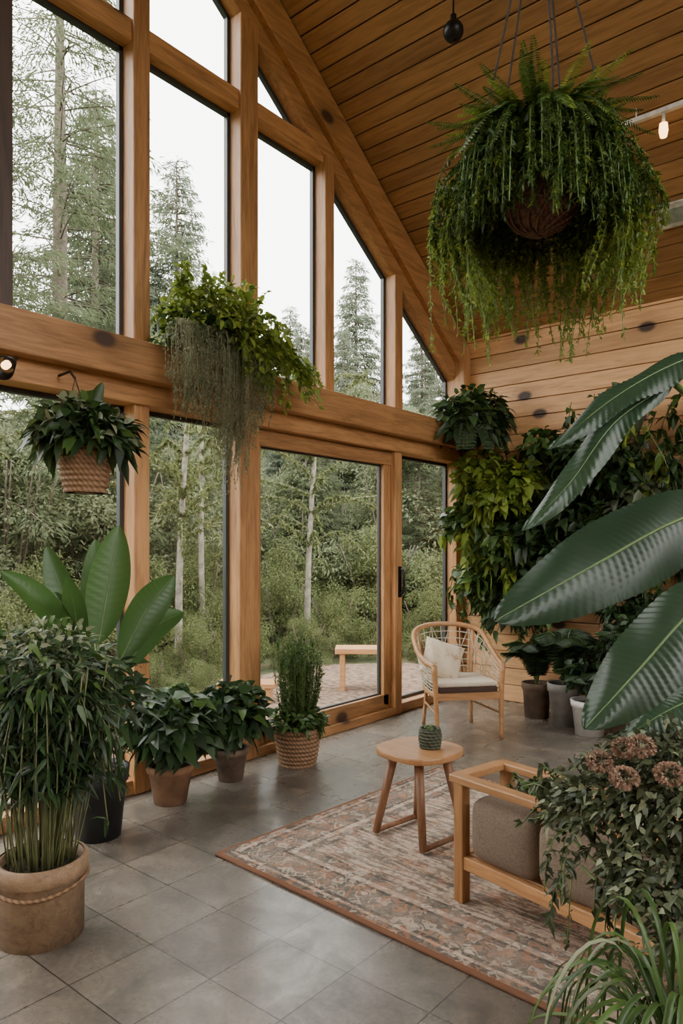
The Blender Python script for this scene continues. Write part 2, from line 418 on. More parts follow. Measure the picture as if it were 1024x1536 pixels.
for a,b2 in [(-4.33,-1.97),(-1.83,-.17),(-.03,.78),(.92,2.545),(2.655,3.405),(5.395,6.365)]:
    pane([(a,.09),(b2,.09),(b2,2.39),(a,2.39)])

# door (sliding glass door)
d=MB(); ya,yb=3.595,5.285
d.box((-3.85,(ya+yb)/2,2.33),(.11,yb-ya,.12),1); d.box((-3.85,(ya+yb)/2,.035),(.18,yb-ya,.07),1)
d.box((-3.85,(ya+yb)/2,.13),(.08,yb-ya-.04,.13),1)
d.box((-3.85,ya+.035,1.2),(.08,.06,2.2),0); d.box((-3.85,yb-.05,1.2),(.08,.10,2.2),0)
d.add([(-3.87,ya+.06,.19),(-3.87,yb-.1,.19),(-3.87,yb-.1,2.28),(-3.87,ya+.06,2.28)],[(0,1,2,3)],2)
for zz in(.2,2.265): d.box((-3.86,(ya+yb)/2,zz),(.03,yb-ya-.15,.018),3)
for yy in(ya+.072,yb-.108): d.box((-3.86,yy,1.24),(.03,.018,2.08),3)
d.make('door_1',[W_z,W_y,GL,FRAME],bevel=.004)
d=MB(); d.tube(smooth([(-3.755,5.35,1.32),(-3.71,5.35,1.30),(-3.71,5.35,1.12),(-3.755,5.35,1.10)],12),.012,0); d.box((-3.75,5.35,1.21),(.012,.04,.28),0); d.make('door_handle',[METAL])

# ---------------------------------------------------------------- rug
m,nt,b,o=base('woven_rug'); tc=nt.nodes.new('ShaderNodeTexCoord'); sx=nt.nodes.new('ShaderNodeSeparateXYZ'); nt.links.new(tc.outputs['Object'],sx.inputs[0])
RW,RH=1.42,.95
ax_=mth(nt,'ABSOLUTE',sx.outputs[0]); ay_=mth(nt,'ABSOLUTE',sx.outputs[1])
dx=mth(nt,'SUBTRACT',RW,ax_); dy=mth(nt,'SUBTRACT',RH,ay_); de=mth(nt,'MINIMUM',dx,dy)
PK=(.52,.375,.285); RU=(.40,.19,.11); DK=(.095,.09,.08); CR=(.60,.50,.40); GY=(.25,.215,.18)
band=ramp(nt,mth(nt,'DIVIDE',de,.95),[(0,(.22,.10,.055)),(.03,DK),(.055,PK),(.075,DK),(.10,GY),(.245,DK),(.265,CR),(.30,GY),(.345,DK),(.365,PK),(.43,CR),(.50,GY),(.55,PK),(.62,CR),(.72,GY),(.77,PK)])
band.node.color_ramp.interpolation='CONSTANT'
wn=nd(nt,'ShaderNodeTexNoise',Scale=14.0,Detail=3.0); nt.links.new(tc.outputs['Object'],wn.inputs[0])
wv_=nt.nodes.new('ShaderNodeVectorMath'); wv_.operation='SCALE'; nt.links.new(wn.outputs['Color'],wv_.inputs[0]); wv_.inputs['Scale'].default_value=.055
wa=nt.nodes.new('ShaderNodeVectorMath'); wa.operation='ADD'; nt.links.new(tc.outputs['Object'],wa.inputs[0]); nt.links.new(wv_.outputs[0],wa.inputs[1]); WC=wa.outputs[0]
def motif(sc,metric,rand,stops,pal):
    vo=nd(nt,'ShaderNodeTexVoronoi',Scale=sc); vo.distance=metric; vo.inputs['Randomness'].default_value=rand; nt.links.new(WC,vo.inputs[0])
    mk=ramp(nt,vo.outputs['Distance'],stops)
    sp=nt.nodes.new('ShaderNodeSeparateColor'); nt.links.new(vo.outputs['Color'],sp.inputs[0])
    pc=ramp(nt,sp.outputs[0],pal); pc.node.color_ramp.interpolation='CONSTANT'
    return mk,pc
m1,p1=motif(12.0,'MANHATTAN',.45,[(0,(1,1,1)),(.30,(1,1,1)),(.36,(0,0,0)),(.50,(0,0,0)),(.54,(.8,.8,.8)),(.60,(.8,.8,.8)),(.64,(0,0,0))],[(0,CR),(.3,RU),(.55,PK),(.75,(.46,.25,.14))])
m2,p2=motif(23.0,'MANHATTAN',.6,[(.0,(1,1,1)),(.22,(1,1,1)),(.27,(0,0,0)),(.6,(.0,.0,.0)),(.68,(.9,.9,.9))],[(0,DK),(.3,CR),(.5,RU),(.75,(.15,.13,.11))])
m3,p3=motif(52.0,'CHEBYCHEV',.6,[(.0,(1,1,1)),(.2,(1,1,1)),(.26,(0,0,0))],[(0,(.14,.11,.09)),(.5,CR),(.7,RU)])
col=mixc(nt,mth(nt,'MULTIPLY',m3,.55),band,p3); col=mixc(nt,mth(nt,'MULTIPLY',m2,.6),col,p2); 
inb=mth(nt,'MULTIPLY',mth(nt,'GREATER_THAN',de,.1),mth(nt,'LESS_THAN',de,.235))
mf=mth(nt,'MULTIPLY',m1,mth(nt,'ADD',mth(nt,'MULTIPLY',inb,.7),.12)); col=mixc(nt,mf,col,p1)
infield=mth(nt,'GREATER_THAN',de,.33)
mps=nt.nodes.new('ShaderNodeMapping'); mps.inputs['Scale'].default_value=(7,46,1); nt.links.new(tc.outputs['Object'],mps.inputs[0])
ns=nd(nt,'ShaderNodeTexNoise',Scale=1.0,Detail=3.0,Roughness=.7); nt.links.new(mps.outputs[0],ns.inputs[0])
col=mixc(nt,mth(nt,'MULTIPLY',mth(nt,'MULTIPLY',infield,mth(nt,'GREATER_THAN',ns.outputs[0],.54)),.7),col,(.15,.125,.105))
col=mixc(nt,mth(nt,'MULTIPLY',mth(nt,'MULTIPLY',infield,mth(nt,'LESS_THAN',ns.outputs[0],.44)),.7),col,CR)
n1=nd(nt,'ShaderNodeTexNoise',Scale=5.0,Detail=8.0,Roughness=.75); nt.links.new(tc.outputs['Object'],n1.inputs[0])
col=mixc(nt,ramp(nt,n1.outputs[0],[(.46,(0,0,0)),(.75,(.55,.55,.55))]),col,(.56,.44,.35))
edge=mth(nt,'LESS_THAN',de,.022); col=mixc(nt,edge,col,(.20,.10,.06))
nt.links.new(col,b.inputs['Base Color']); b.inputs['Roughness'].default_value=.95; b.inputs['Specular IOR Level'].default_value=.1
wv=nd(nt,'ShaderNodeTexNoise',Scale=220.0); nt.links.new(tc.outputs['Object'],wv.inputs[0]); bump(nt,b,wv.outputs[0],.6,.004)
r=MB(); r.rbox((0,0,0),(2*RW,2*RH,.014),.006,0)
a=math.radians(-3); cxr=-2.717+RW*math.cos(a)-RH*math.sin(a); cyr=2.298+RW*math.sin(a)+RH*math.cos(a)
ob=r.make('area_rug',[m],loc=(cxr,cyr,.0075),rz=a)

# ---------------------------------------------------------------- side table
t=MB(); n=48; top=[]
for i in range(n):
    an=2*pi*i/n; rr=.205*(1/ (abs(math.cos(an))**2.8+abs(math.sin(an))**2.8)**(1/2.8)); top.append((rr*math.cos(an),rr*math.sin(an)))
def ring(sc,z): return [(x*sc,y*sc,z) for x,y in top]
vv=ring(.90,.425)+ring(.985,.43)+ring(1,.44)+ring(1,.453)+ring(.985,.46)
ff=[tuple(range(n))[::-1],tuple(range(4*n,5*n))]
for k in range(4):
    for i in range(n): ff.append((k*n+i,k*n+(i+1)%n,(k+1)*n+(i+1)%n,(k+1)*n+i))
t.add(vv,ff,0,.5)
for sx_ in(-1,1):
    for sy in(-1,1):
        t.tube([(.085*sx_,.10*sy,.43),(.165*sx_,.155*sy,.012)],[.025,.019],1,10)
    t.tube([(.165*sx_,-.155,.022),(.165*sx_,.155,.022)],.015,1,8)
    t.tube([(.085*sx_,-.12,.415),(.085*sx_,.12,.415)],.015,1,8)
t.make('side_table',[FURN,FURN2],loc=(-2.055,3.11,.0145),rz=math.radians(-9))
p=MB(); pr=[(0,.0),(.05,.0)]
for i in range(40):
    zz=.1*i/39; pr.append((.052+.008*math.sin(zz*30)+.003*math.sin(zz*2*pi/.0165),.002+zz))
pr+=[(.044,.102),(.044,.085),(0,.085)]
p.lathe(pr,(0,0,0),0); 
for k in range(9):
    q=rdir(1,0,.2)[0]*.02; p.lathe([(0,0)]+[(.014*math.sin(pi*i/8),.03*(1-math.cos(pi*i/8))/2) for i in range(1,9)],(q[0],q[1],.083),1,10)
p.make('cactus_planter',[WICKG,G_mid],loc=(-2.01,3.14,.4755))

# ---------------------------------------------------------------- armchair
ch=MB()
rail=smooth([(-.285,-.25,.575),(-.315,-.08,.60),(-.325,.10,.67),(-.30,.27,.79),(-.17,.36,.84),(0,.38,.85),(.17,.36,.84),(.30,.27,.79),(.325,.10,.67),(.315,-.08,.60),(.285,-.25,.575)],61)
ch.tube(rail,[.021]*61,0,10,.4)
seatp=smooth([(-.265,-.24,.34),(-.265,-.08,.34),(-.255,.08,.34),(-.225,.20,.34),(-.13,.245,.34),(0,.25,.34),(.13,.245,.34),(.225,.20,.34),(.255,.08,.34),(.265,-.08,.34),(.265,-.24,.34)],61)
ch.tube(seatp,.016,0,8,.4)
ch.box((0,-.245,.34),(.54,.035,.055),0,rnd=.4)
for sx_ in(-1,1):
    ch.tube(smooth([(.285*sx_,-.25,.585),(.275*sx_,-.25,.4),(.268*sx_,-.26,.2),(.262*sx_,-.275,0)],12),np.linspace(.023,.016,12),0,10,.45)
    ch.tube(smooth([(.25*sx_,.33,.81),(.21*sx_,.255,.5),(.20*sx_,.235,.34),(.215*sx_,.27,0)],14),np.linspace(.017,.015,14),0,10,.45)
    ch.tube([(.262*sx_,-.26,.2),(.208*sx_,.245,.2)],.009,0,8,.45)
for i in range(2,59,3):
    q=[rail[i]+(seatp[i]-rail[i])*u for u in np.linspace(0,1,6)]
    ch.tube(q,.0042,1,5); 
for u in np.linspace(.12,.92,8):
    ch.tube([rail[i]+(seatp[i]-rail[i])*u for i in range(1,60)],.0042,1,5)
for i in range(2,56,6):
    for dlt in(6,-6):
        if 0<=i+dlt<61: ch.tube([rail[i],rail[i]*.5+seatp[i]*.5+(rail[i+dlt]-rail[i])*.5,seatp[i+dlt]],.003,1,5)
ch.rbox((0,-.02,.385),(.50,.46,.07),.03,2); ch.rbox((0,-.02,.43),(.495,.455,.04),.018,3)
CUSHD=plain('brown_canvas',(.06,.035,.025),.95,0,.2,120,.3); CUSHW=plain('cream_linen',(.62,.53,.41),.95,0,.12,60,.3)
CA=math.radians(50); CX,CY=-3.03,5.16
ch.make('armchair',[FURN,ROPE,CUSHD,CUSHW],loc=(CX,CY,0),rz=CA)
def pillow(name,sz,th,mat,loc,rot):
    b_=MB(); n=22; g=np.linspace(-1,1,n); vv=[];ff=[]
    for sg in(1,-1):
        for i in g:
            for j in g:
                t_=th*((1-i**4)*(1-j**4))**.5*(1+.06*math.sin(i*7+j*5))
                vv.append((i*sz*(1-.07*(1-j*j)*abs(i)**3),t_*sg,j*sz*(1-.07*(1-i*i)*abs(j)**3)))
    for k in(0,1):
        for i in range(n-1):
            for j in range(n-1):
                q=(k*n*n+i*n+j,k*n*n+i*n+j+1,k*n*n+(i+1)*n+j+1,k*n*n+(i+1)*n+j); ff.append(q if k==0 else q[::-1])
    b_.add(vv,ff,0,smooth=True); o_=b_.make(name,[mat],loc=loc); o_.rotation_euler=rot; return o_
m,nt,b,o=base('embroidered_linen'); tc=nt.nodes.new('ShaderNodeTexCoord')
n_=nd(nt,'ShaderNodeTexNoise',Scale=14.0,Detail=3.0); nt.links.new(tc.outputs['Object'],n_.inputs[0])
col=ramp(nt,n_.outputs[0],[(.40,(.64,.55,.41)),(.58,(.60,.50,.36)),(.64,(.45,.33,.20))]); nt.links.new(col,b.inputs['Base Color']); b.inputs['Roughness'].default_value=.95
lx,ly=-.115,.07
pillow('throw_pillow',.17,.062,m,(CX+lx*math.cos(CA)-ly*math.sin(CA),CY+lx*math.sin(CA)+ly*math.cos(CA),.585),(math.radians(-34),math.radians(18),CA-.2))

# ---------------------------------------------------------------- slatted sofa bench
s_=MB(); Lx,Ly,H=1.15,.36,.50
for x in(.03,Lx-.03):
    for y in(.03,Ly-.03): s_.box((x,y,H/2),(.05,.05,H),0)
for y in(.03,Ly-.03): s_.box((Lx/2,y,H+.015),(Lx+.04,.06,.032),1); s_.box((Lx/2,y,.17),(Lx-.05,.035,.055),1)
for x in(.0,.5,Lx): s_.box((x+.005,Ly/2,H+.0155),(.06,Ly-.06,.03),2)
for x in(.03,Lx-.03): s_.box((x,Ly/2,.17),(.035,Ly-.08,.055),2)
for k in range(6): s_.box((Lx/2,.07+k*.045,.19),(Lx-.1,.03,.015),1)
s_.make('wooden_sofa_frame',[W_z,FURN,FURN],bevel=.005,loc=(-1.575,2.63,.0145),rz=math.radians(-12))
SF=plain('taupe_upholstery',(.20,.15,.11),.95,0,.22,140,.4)
s_=MB()
for k in range(3): s_.rbox((.24+k*.335,Ly/2-.0,.325),(.325,.33,.25),.05,0,puff=.016)
s_.make('sofa_cushions',[SF],loc=(-1.575,2.63,.0145),rz=math.radians(-12))

# ---------------------------------------------------------------- plants
def pot(mb,c,rt,rb,h,mi,soil,rim=.02,rings=0):
    pr=[(0,0),(rb,0)]
    if rings:
        N=rings*8
        for i in range(N+1):
            t_=i/N; bulge=.06*math.sin(pi*t_); pr.append((rb+(rt-rb)*t_+rt*bulge+.005*math.sin(2*pi*rings*t_),h*t_))
    else:
        pr+=[(rb+(rt-rb)*.8,h*.8),(rb+(rt-rb)*.8+rim*.5,h*.81),(rt+rim*.5,h)]
    pr+=[(rt-.012,h),(rt-.016,h*.88)]
    mb.lathe(pr,c,mi); mb.lathe([(rt-.012,h*.88),(0,h*.9)],c,soil,rnd=.5)
def bushy(mb,c,R,n,L,W,mi,h=True,zsc=1.0,droop=.4,out=.6,rnd=None):
    d=rdir(n,-.5,1); rr=RNG.uniform(.25,1,n)**.6
    B=np.array(c)+d*rr[:,None]*R*np.array([1,1,zsc])
    D=d*out+RNG.normal(0,.45,(n,3)); D[:,2]+=.05
    mb.leaves(B,D,L*RNG.uniform(.6,1.2,n),W*RNG.uniform(.7,1.1,n),mi,N=d*.6+V(0,0,.8),droop=droop,hi=h,rnd=rnd)
def vine(mb,pts,nl,L,W,mi,stem,r=.003,h=False,n=14,spread=.9,rnd=None,droop=.3):
    P=smooth(pts,n); mb.tube(P,r,stem,4,cap=False)
    q=RNG.uniform(0,n-1.001,nl); i=q.astype(int); f_=(q-i)[:,None]; B=P[i]*(1-f_)+P[i+1]*f_
    T=P[i+1]-P[i]; T/=np.linalg.norm(T,axis=1)[:,None]+1e-9
    D=T*.5+rdir(nl)*spread
    mb.leaves(B,D,L*RNG.uniform(.6,1.2,nl),W*RNG.uniform(.7,1.1,nl),mi,droop=droop,hi=h,rnd=rnd)
def frond(mb,pts,nl,L,W,mi,stem,r=.004,n=24,rnd=None,t0=.15,ang=.75):
    P=smooth(pts,n); mb.tube(P,np.linspace(r,r*.3,n),stem,5,cap=False)
    t_=np.linspace(t0,.999,nl)*(n-1); i=np.minimum(t_.astype(int),n-2); f_=(t_-i)[:,None]; B=P[i]*(1-f_)+P[i+1]*f_
    T=P[i+1]-P[i]; T/=np.linalg.norm(T,axis=1)[:,None]
    S=np.cross(T,V(0,0,1)); S/=np.linalg.norm(S,axis=1)[:,None]+1e-9
    ls=L*np.sin(pi*np.clip(np.linspace(.12,.97,nl),0,1))**.6
    for sg in(-1,1): mb.leaves(B,T*(1-ang)+S*sg*ang+V(0,0,-.05),ls,W,mi,N=np.cross(S,T),droop=.25,jit=.15,rnd=rnd)
XW=-3.74
# cane plant in big tan pot, front left
p=MB(); c0=V(-2.69,1.40,0); pot(p,c0,.160,.158,.30,0,1,rim=.006)
p.lathe([(.163,.235),(.175,.24),(.175,.30),(.16,.305)],c0,0)
p.tube([c0+V(.173*math.cos(a),.173*math.sin(a),.215+.012*math.sin(2*a)) for a in np.linspace(0,2*pi,40,endpoint=False)],.008,2,6,closed=True)
for k in range(95):
    a_=random.uniform(0,2*pi); r0=.125*math.sqrt(random.random()); r1=r0*1.3+random.uniform(-.02,.07); hh=random.uniform(.7,1.08)
    P=[c0+V(r0*math.cos(a_),r0*math.sin(a_),.27),c0+V(r1*.9*math.cos(a_)+random.uniform(-.02,.02),r1*.9*math.sin(a_),.6),c0+V((r1+.05)*math.cos(a_)+random.uniform(-.05,.05),(r1+.05)*math.sin(a_),hh)]
    p.tube(smooth(P,10),[.0034+.0009*(i%3==0) for i in range(10)],3,5)
    for z_ in np.linspace(.0,1,6):
        q=P[1]+(P[2]-P[1])*z_; nl=3; d_=rdir(nl,-.5,.6)
        p.leaves(q+d_*.01,d_,RNG.uniform(.06,.12,nl),RNG.uniform(.012,.022,nl),4,droop=.55,hi=True)
bushy(p,c0+V(-.02,0,.98),.25,700,.075,.02,4,zsc=.85,droop=.5)
bushy(p,c0+V(-.05,.03,1.04),.24,420,.07,.022,5,zsc=.75,droop=.4)
bushy(p,c0+V(0,0,1.0),.27,300,.08,.024,6,zsc=.85,droop=.5)
for k in range(44):
    a_=random.uniform(0,2*pi); P=[c0+V(.1*math.cos(a_),.1*math.sin(a_),.95),c0+V(.22*math.cos(a_),.22*math.sin(a_),.95),c0+V(.30*math.cos(a_),.30*math.sin(a_),random.uniform(.45,.95))]
    vine(p,P,26,.08,.02,4,3,h=True,droop=.5)
p.make('potted_cane_plant',[POTW,SOIL,WICK,CANE,G_dark,G_grey,G_mid])

# bird of paradise plant in black pot
p=MB(); c0=V(-3.38,2.07,0); pot(p,c0,.15,.115,.36,0,1)
def sl(base_,tip,wd,hint,bow=.06,rnd=None,pet=.45):
    base_=np.array(base_,float);tip=np.array(tip,float)
    p.tube(smooth([c0+V(0,0,.33),c0*.45+base_*.55,base_],14),np.linspace(.013,.007,14),3,7)
    mid=(base_+tip)/2+V(0,0,bow)
    p.bigleaf([base_,mid,tip],wd,hint,2,4,nl=50,pleat=.0015,npl=16,curl=-.25,rnd=rnd,pk=.48)
cam=V(.85,-.5,.12)
sl((-3.30,2.02,1.02),(-3.30,2.14,1.63),.21,cam,.0,.75)
sl((-3.30,2.15,.92),(-3.20,2.42,1.36),.19,(.7,-.6,-.3),.05,.3)
sl((-3.32,1.92,1.0),(-3.38,1.56,1.40),.13,(.7,-.3,.4),.05,.6)
sl((-3.42,2.0,.95),(-3.56,1.88,1.52),.15,cam,.0,.2)
sl((-3.25,1.98,.9),(-3.22,1.74,1.30),.12,(.6,.2,.7),.05,.9)
sl((-3.35,2.2,.85),(-3.35,2.60,1.14),.15,(.7,-.3,.4),.07,.4)
sl((-3.45,2.1,1.0),(-3.62,2.2,1.56),.16,cam,.0,.95)
sl((-3.28,1.92,.95),(-3.14,1.76,1.38),.11,cam,.03,.7)
bushy(p,c0+V(0,0,.72),.26,260,.12,.045,5,zsc=1.0)
p.make('bird_of_paradise_plant',[BLACKP,SOIL,G_stre,STEM,RIB,G_dark],xmin=XW)

# two leafy pots
p=MB(); c0=V(-3.50,2.62,0); pot(p,c0,.135,.095,.23,0,1); bushy(p,c0+V(0,0,.44),.25,420,.13,.085,2,zsc=.85,droop=.5)
bushy(p,c0+V(0,0,.5),.2,90,.12,.075,3,zsc=.8,droop=.5); p.tube([c0+V(0,0,.2),c0+V(0,0,.45)],.012,4); p.make('potted_leafy_plant',[TERRA,SOIL,G_dark,G_mid,STEM],xmin=XW)
p=MB(); c0=V(-3.54,3.13,0); pot(p,c0,.11,.08,.21,0,1); bushy(p,c0+V(0,0,.42),.22,380,.115,.075,2,zsc=.95,droop=.5)
bushy(p,c0+V(0,0,.45),.2,90,.11,.07,3,zsc=.9,droop=.5); p.tube([c0+V(0,0,.2),c0+V(0,0,.45)],.012,4); p.make('potted_leafy_plant',[TERRAD,SOIL,G_dark,G_mid,STEM],xmin=XW)
# rosemary shrub in basket
p=MB(); c0=V(-3.43,3.65,0); pot(p,c0,.155,.125,.26,0,1,rings=9)
for k in range(120):
    a_=random.uniform(0,2*pi); r1=random.uniform(.02,.18); hh=random.uniform(.70,.96)-r1*.35
    vine(p,[c0+V(.05*math.cos(a_),.05*math.sin(a_),.22),c0+V(r1*.8*math.cos(a_),r1*.8*math.sin(a_),.45),c0+V(r1*math.cos(a_),r1*math.sin(a_),hh)],120,.04,.007,2,3,r=.002,spread=.6,droop=0)
bushy(p,c0+V(0,0,.30),.20,420,.06,.035,4,zsc=.6,droop=.3)
p.make('potted_rosemary_shrub',[WICK,SOIL,G_mid,STEM,G_mid],xmin=XW)

# hanging basket, left
p=MB(); c0=V(-3.44,2.03,1.80); pot(p,c0,.135,.105,.23,0,1,rings=8)
bushy(p,c0+V(0,0,.30),.25,380,.12,.06,2,zsc=.6,droop=.45); bushy(p,c0+V(0,0,.33),.24,200,.11,.055,3,zsc=.7); bushy(p,c0+V(0,0,.34),.25,110,.10,.05,6,zsc=.65)
p.bigleaf([c0+V(0,.02,.3),c0+V(0,.04,.45),c0+V(.02,.09,.60)],.09,cam,3,4,nl=20,pleat=.001,npl=4)
for a_ in(0,2*pi/3,4*pi/3): p.tube([c0+V(.13*math.cos(a_),.13*math.sin(a_),.22),c0+V(-.10,0,.62)],.0025,5,5)
p.tube([c0+V(-.27,0,.66),c0+V(-.15,0,.665),c0+V(-.10,0,.62)],.007,5,6)
p.make('hanging_basket_plant',[WICK,SOIL,G_dark,G_mid,RIB,CORD,G_grey],xmin=XW)

# plant cascading from the beam
p=MB(); c0=V(-3.60,3.00,2.755)
p.rbox(c0+V(-.02,0,.05),(.2,.5,.10),.03,0)
bushy(p,c0+V(.05,-.05,.20),.34,1200,.055,.035,1,zsc=.7,droop=.4); bushy(p,c0+V(.05,.25,.10),.34,1200,.06,.04,1,zsc=.7,droop=.4)
bushy(p,c0+V(.02,-.1,.08),.32,500,.06,.04,2,zsc=.6,droop=.4); bushy(p,c0+V(.12,.3,-.05),.22,500,.05,.035,1,zsc=.9,droop=.4)
for k in range(26):
    a_=random.uniform(-1.2,1.2); P=[c0+V(.05,0,.1),c0+V(.12,.25*a_,.30),c0+V(.18,.38*a_+.05,random.uniform(.25,.5))]
    vine(p,P,34,.055,.032,1,4,h=True)
for k in range(16):
    P=[c0+V(.1,.25,.1),c0+V(.22,.45,.12),c0+V(.24,.55+random.uniform(0,.3),random.uniform(-.3,.0))]
    vine(p,P,34,.06,.034,1,4,h=True)
for k in range(10):
    y_=random.uniform(-.1,.4); P=[c0+V(.1,y_,.1),c0+V(.3,y_,.05),c0+V(.31,y_+.03,random.uniform(-.35,-.1))]
    vine(p,P,40,.05,.03,1,4,h=True)
for k in range(240):
    y_=random.uniform(-.45,.30); x_=random.uniform(.12,.30); ln=random.uniform(.15,.42)+.48*math.exp(-((y_-.0)/.17)**2)*random.uniform(.7,1)
    P=[c0+V(.08,y_*.7,.12),c0+V(x_,y_,.06),c0+V(x_+.02,y_+random.uniform(-.03,.03),-.1-ln*.4),c0+V(x_+.0,y_+random.uniform(-.05,.05),-.05-ln)]
    vine(p,P,int(85*ln+30),.02,.008,3,5,r=.0012,spread=.8)
p.make('beam_trailing_plant',[WICKD,G_lite,G_mid,G_moss,STEM,G_moss],xmin=XW)

# corner plant on the beam + climbers
p=MB(); c0=V(-3.45,6.12,2.74)
bushy(p,c0+V(0,0,-.02),.36,520,.14,.085,0,zsc=.8,droop=.7); bushy(p,c0+V(.02,-.05,.06),.32,240,.12,.07,1,zsc=.8)
for k in range(26):
    a_=random.uniform(-1.6,1.0); P=[c0+V(0,0,.1),c0+V(.25*math.cos(a_),.25*math.sin(a_),.1),c0+V(.36*math.cos(a_),.36*math.sin(a_),-.3)]
    frond(p,P,24,.09,.02,0,2)
p.lathe([(0,.0),(.12,.0),(.16,.15),(.14,.15),(0,.13)],c0+V(-.05,0,.012),3)
p.make('beam_corner_plant',[G_dark,G_mid,STEM,BLACKP],xmin=XW,ymax=6.49)
p=MB()
def wallvine(mb,x0,z0,x1,z1,y,nv,nl,L,W,mi,thick=.25):
    for k in range(nv):
        x=random.uniform(x0,x1); zt=random.uniform(z0+(z1-z0)*.5,z1); zb=max(z0,zt-random.uniform(.5,1.2))
        P=[(x,y-random.uniform(.02,thick),zt),(x+random.uniform(-.2,.2),y-random.uniform(.05,thick),(zt+zb)/2),(x+random.uniform(-.25,.25),y-random.uniform(.03,thick),zb)]
        vine(mb,P,nl,L,W,mi,4,r=.004,h=True,spread=1,droop=.5)
for (x,y,z,R,n_,mi) in [(-3.35,6.15,2.2,.26,300,1),(-3.12,6.05,1.95,.24,340,1),(-2.95,6.15,2.12,.22,240,1),(-3.45,6.1,1.75,.24,200,2),(-3.1,6.15,1.5,.26,300,2),(-3.35,6.15,1.2,.22,220,2),(-3.05,6.2,.95,.26,280,0),(-2.85,6.2,1.6,.26,300,0),(-2.8,6.25,1.2,.28,300,0)]:
    bushy(p,(x,y,z),R,n_,.12,.085,mi,zsc=1.0,droop=.5)
wallvine(p,-3.5,.5,-2.7,2.4,6.45,44,38,.095,.06,2,.4); wallvine(p,-3.5,.9,-2.9,2.4,6.3,24,36,.12,.075,1,.4)
p.make('climbing_vine',[G_dark,G_lite,G_mid,G_olive,STEM],xmin=XW,ymax=6.49)
p=MB()
for (x,y,z,R,n_,mi) in [(-2.78,6.25,2.42,.20,170,2),(-2.45,6.25,2.3,.22,200,0),(-2.15,6.2,2.15,.28,300,0),(-1.85,6.2,1.85,.30,320,3),(-2.5,6.25,1.85,.30,340,0),(-2.2,6.25,1.65,.34,420,0),(-2.55,6.25,1.45,.3,380,0),(-1.75,6.2,1.55,.34,380,0),(-1.4,6.2,1.6,.4,400,0),(-1.25,6.2,2.65,.24,180,2),(-1.0,6.2,2.4,.3,240,0)]:
    bushy(p,(x,y,z),R,n_,.12,.08,mi,zsc=1.0,droop=.5)
wallvine(p,-2.9,1.1,-1.2,2.6,6.45,44,34,.095,.06,0,.3); wallvine(p,-2.8,1.4,-1.2,2.95,6.46,26,26,.10,.065,2,.15)
wallvine(p,-2.7,1.2,-1.5,2.6,6.3,16,30,.10,.06,1,.2)
for (x,z) in((-2.05,2.42),(-1.95,2.5),(-2.15,2.4),(-1.4,2.5)):
    for k in range(3): p.bigleaf([(x,6.3,z),(x+random.uniform(-.1,.1),6.2,z+.25),(x+random.uniform(-.25,.25),6.1,z+.42)],.13,(0,-1,.2),3,4,nl=30,pleat=.003,npl=10)
p.make('climbing_ivy',[G_dark,G_lite,G_mid,G_olive,STEM],ymax=6.49)
for (x,z) in((-2.05,1.32),(-1.85,.78)):
    p=MB(); p.box((x,6.32,z),(.75,.3,.03),0); 
    for k in range(5): p.tube([(x-.37,6.17,z+.02+k*.014),(x+.37,6.17,z+.02+k*.014)],.007,0,6)
    for sx_ in(-.3,.3): p.box((x+sx_,6.35,z-.07),(.025,.26,.025),0,rx=.35)
    for xx in(-.22,.05,.28):
        bushy(p,(x+xx,6.25,z+.2),.18,150,.12,.06,1,zsc=.8,droop=.6)
    for k in range(14): 
        xx=random.uniform(-.35,.35); vine(p,[(x+xx,6.2,z+.06),(x+xx,6.12,z),(x+xx+random.uniform(-.06,.06),6.12,z-.35)],24,.07,.04,1,2,h=True)
    p.make('wicker_shelf',[WICK,G_dark,STEM],ymax=6.49)
def palm(mb,c,h,nf,L,mi,st,R=.35):
    for k in range(nf):
        a_=2*pi*k/nf+random.uniform(-.3,.3); rr=R*random.uniform(.6,1); hh=h*random.uniform(.7,1)
        P=[c,c+V(rr*.35*math.cos(a_),rr*.35*math.sin(a_),hh*.75),c+V(rr*math.cos(a_),rr*math.sin(a_),hh*.75)]
        frond(mb,P,30,L,.018,mi,st)
p=MB(); c0=V(-2.75,6.06,0); pot(p,c0,.125,.105,.31,0,1); palm(p,c0+V(0,0,.28),.5,16,.16,2,3,.32); p.make('potted_palm',[TERRAD,SOIL,G_dark,STEM],ymax=6.49)
p=MB(); c0=V(-2.44,5.93,0); pot(p,c0,.135,.105,.36,0,1); palm(p,c0+V(0,0,.33),.6,20,.18,2,3,.36); p.make('potted_palm',[GREYP,SOIL,G_dark,STEM],ymax=6.49)
p=MB(); c0=V(-2.16,5.76,0); pot(p,c0,.14,.11,.28,0,1); palm(p,c0+V(0,0,.25),.4,14,.14,2,3,.3); bushy(p,c0+V(0,0,.45),.2,160,.1,.06,2); p.make('potted_palm',[WHITEP,SOIL,G_dark,STEM],ymax=6.49)
p=MB(); c0=V(-1.75,5.85,0); pot(p,c0,.16,.12,.34,0,1); bushy(p,c0+V(0,0,.65),.38,500,.14,.07,2); palm(p,c0+V(0,0,.3),.75,16,.2,2,3,.4); p.make('potted_palm',[TERRA,SOIL,G_dark,STEM],ymax=6.49)
p=MB(); c0=V(-1.2,5.7,0); pot(p,c0,.16,.12,.34,0,1); bushy(p,c0+V(0,0,.7),.42,600,.14,.07,2); p.make('potted_leafy_plant',[TERRAD,SOIL,G_dark,G_mid,STEM],ymax=6.49)

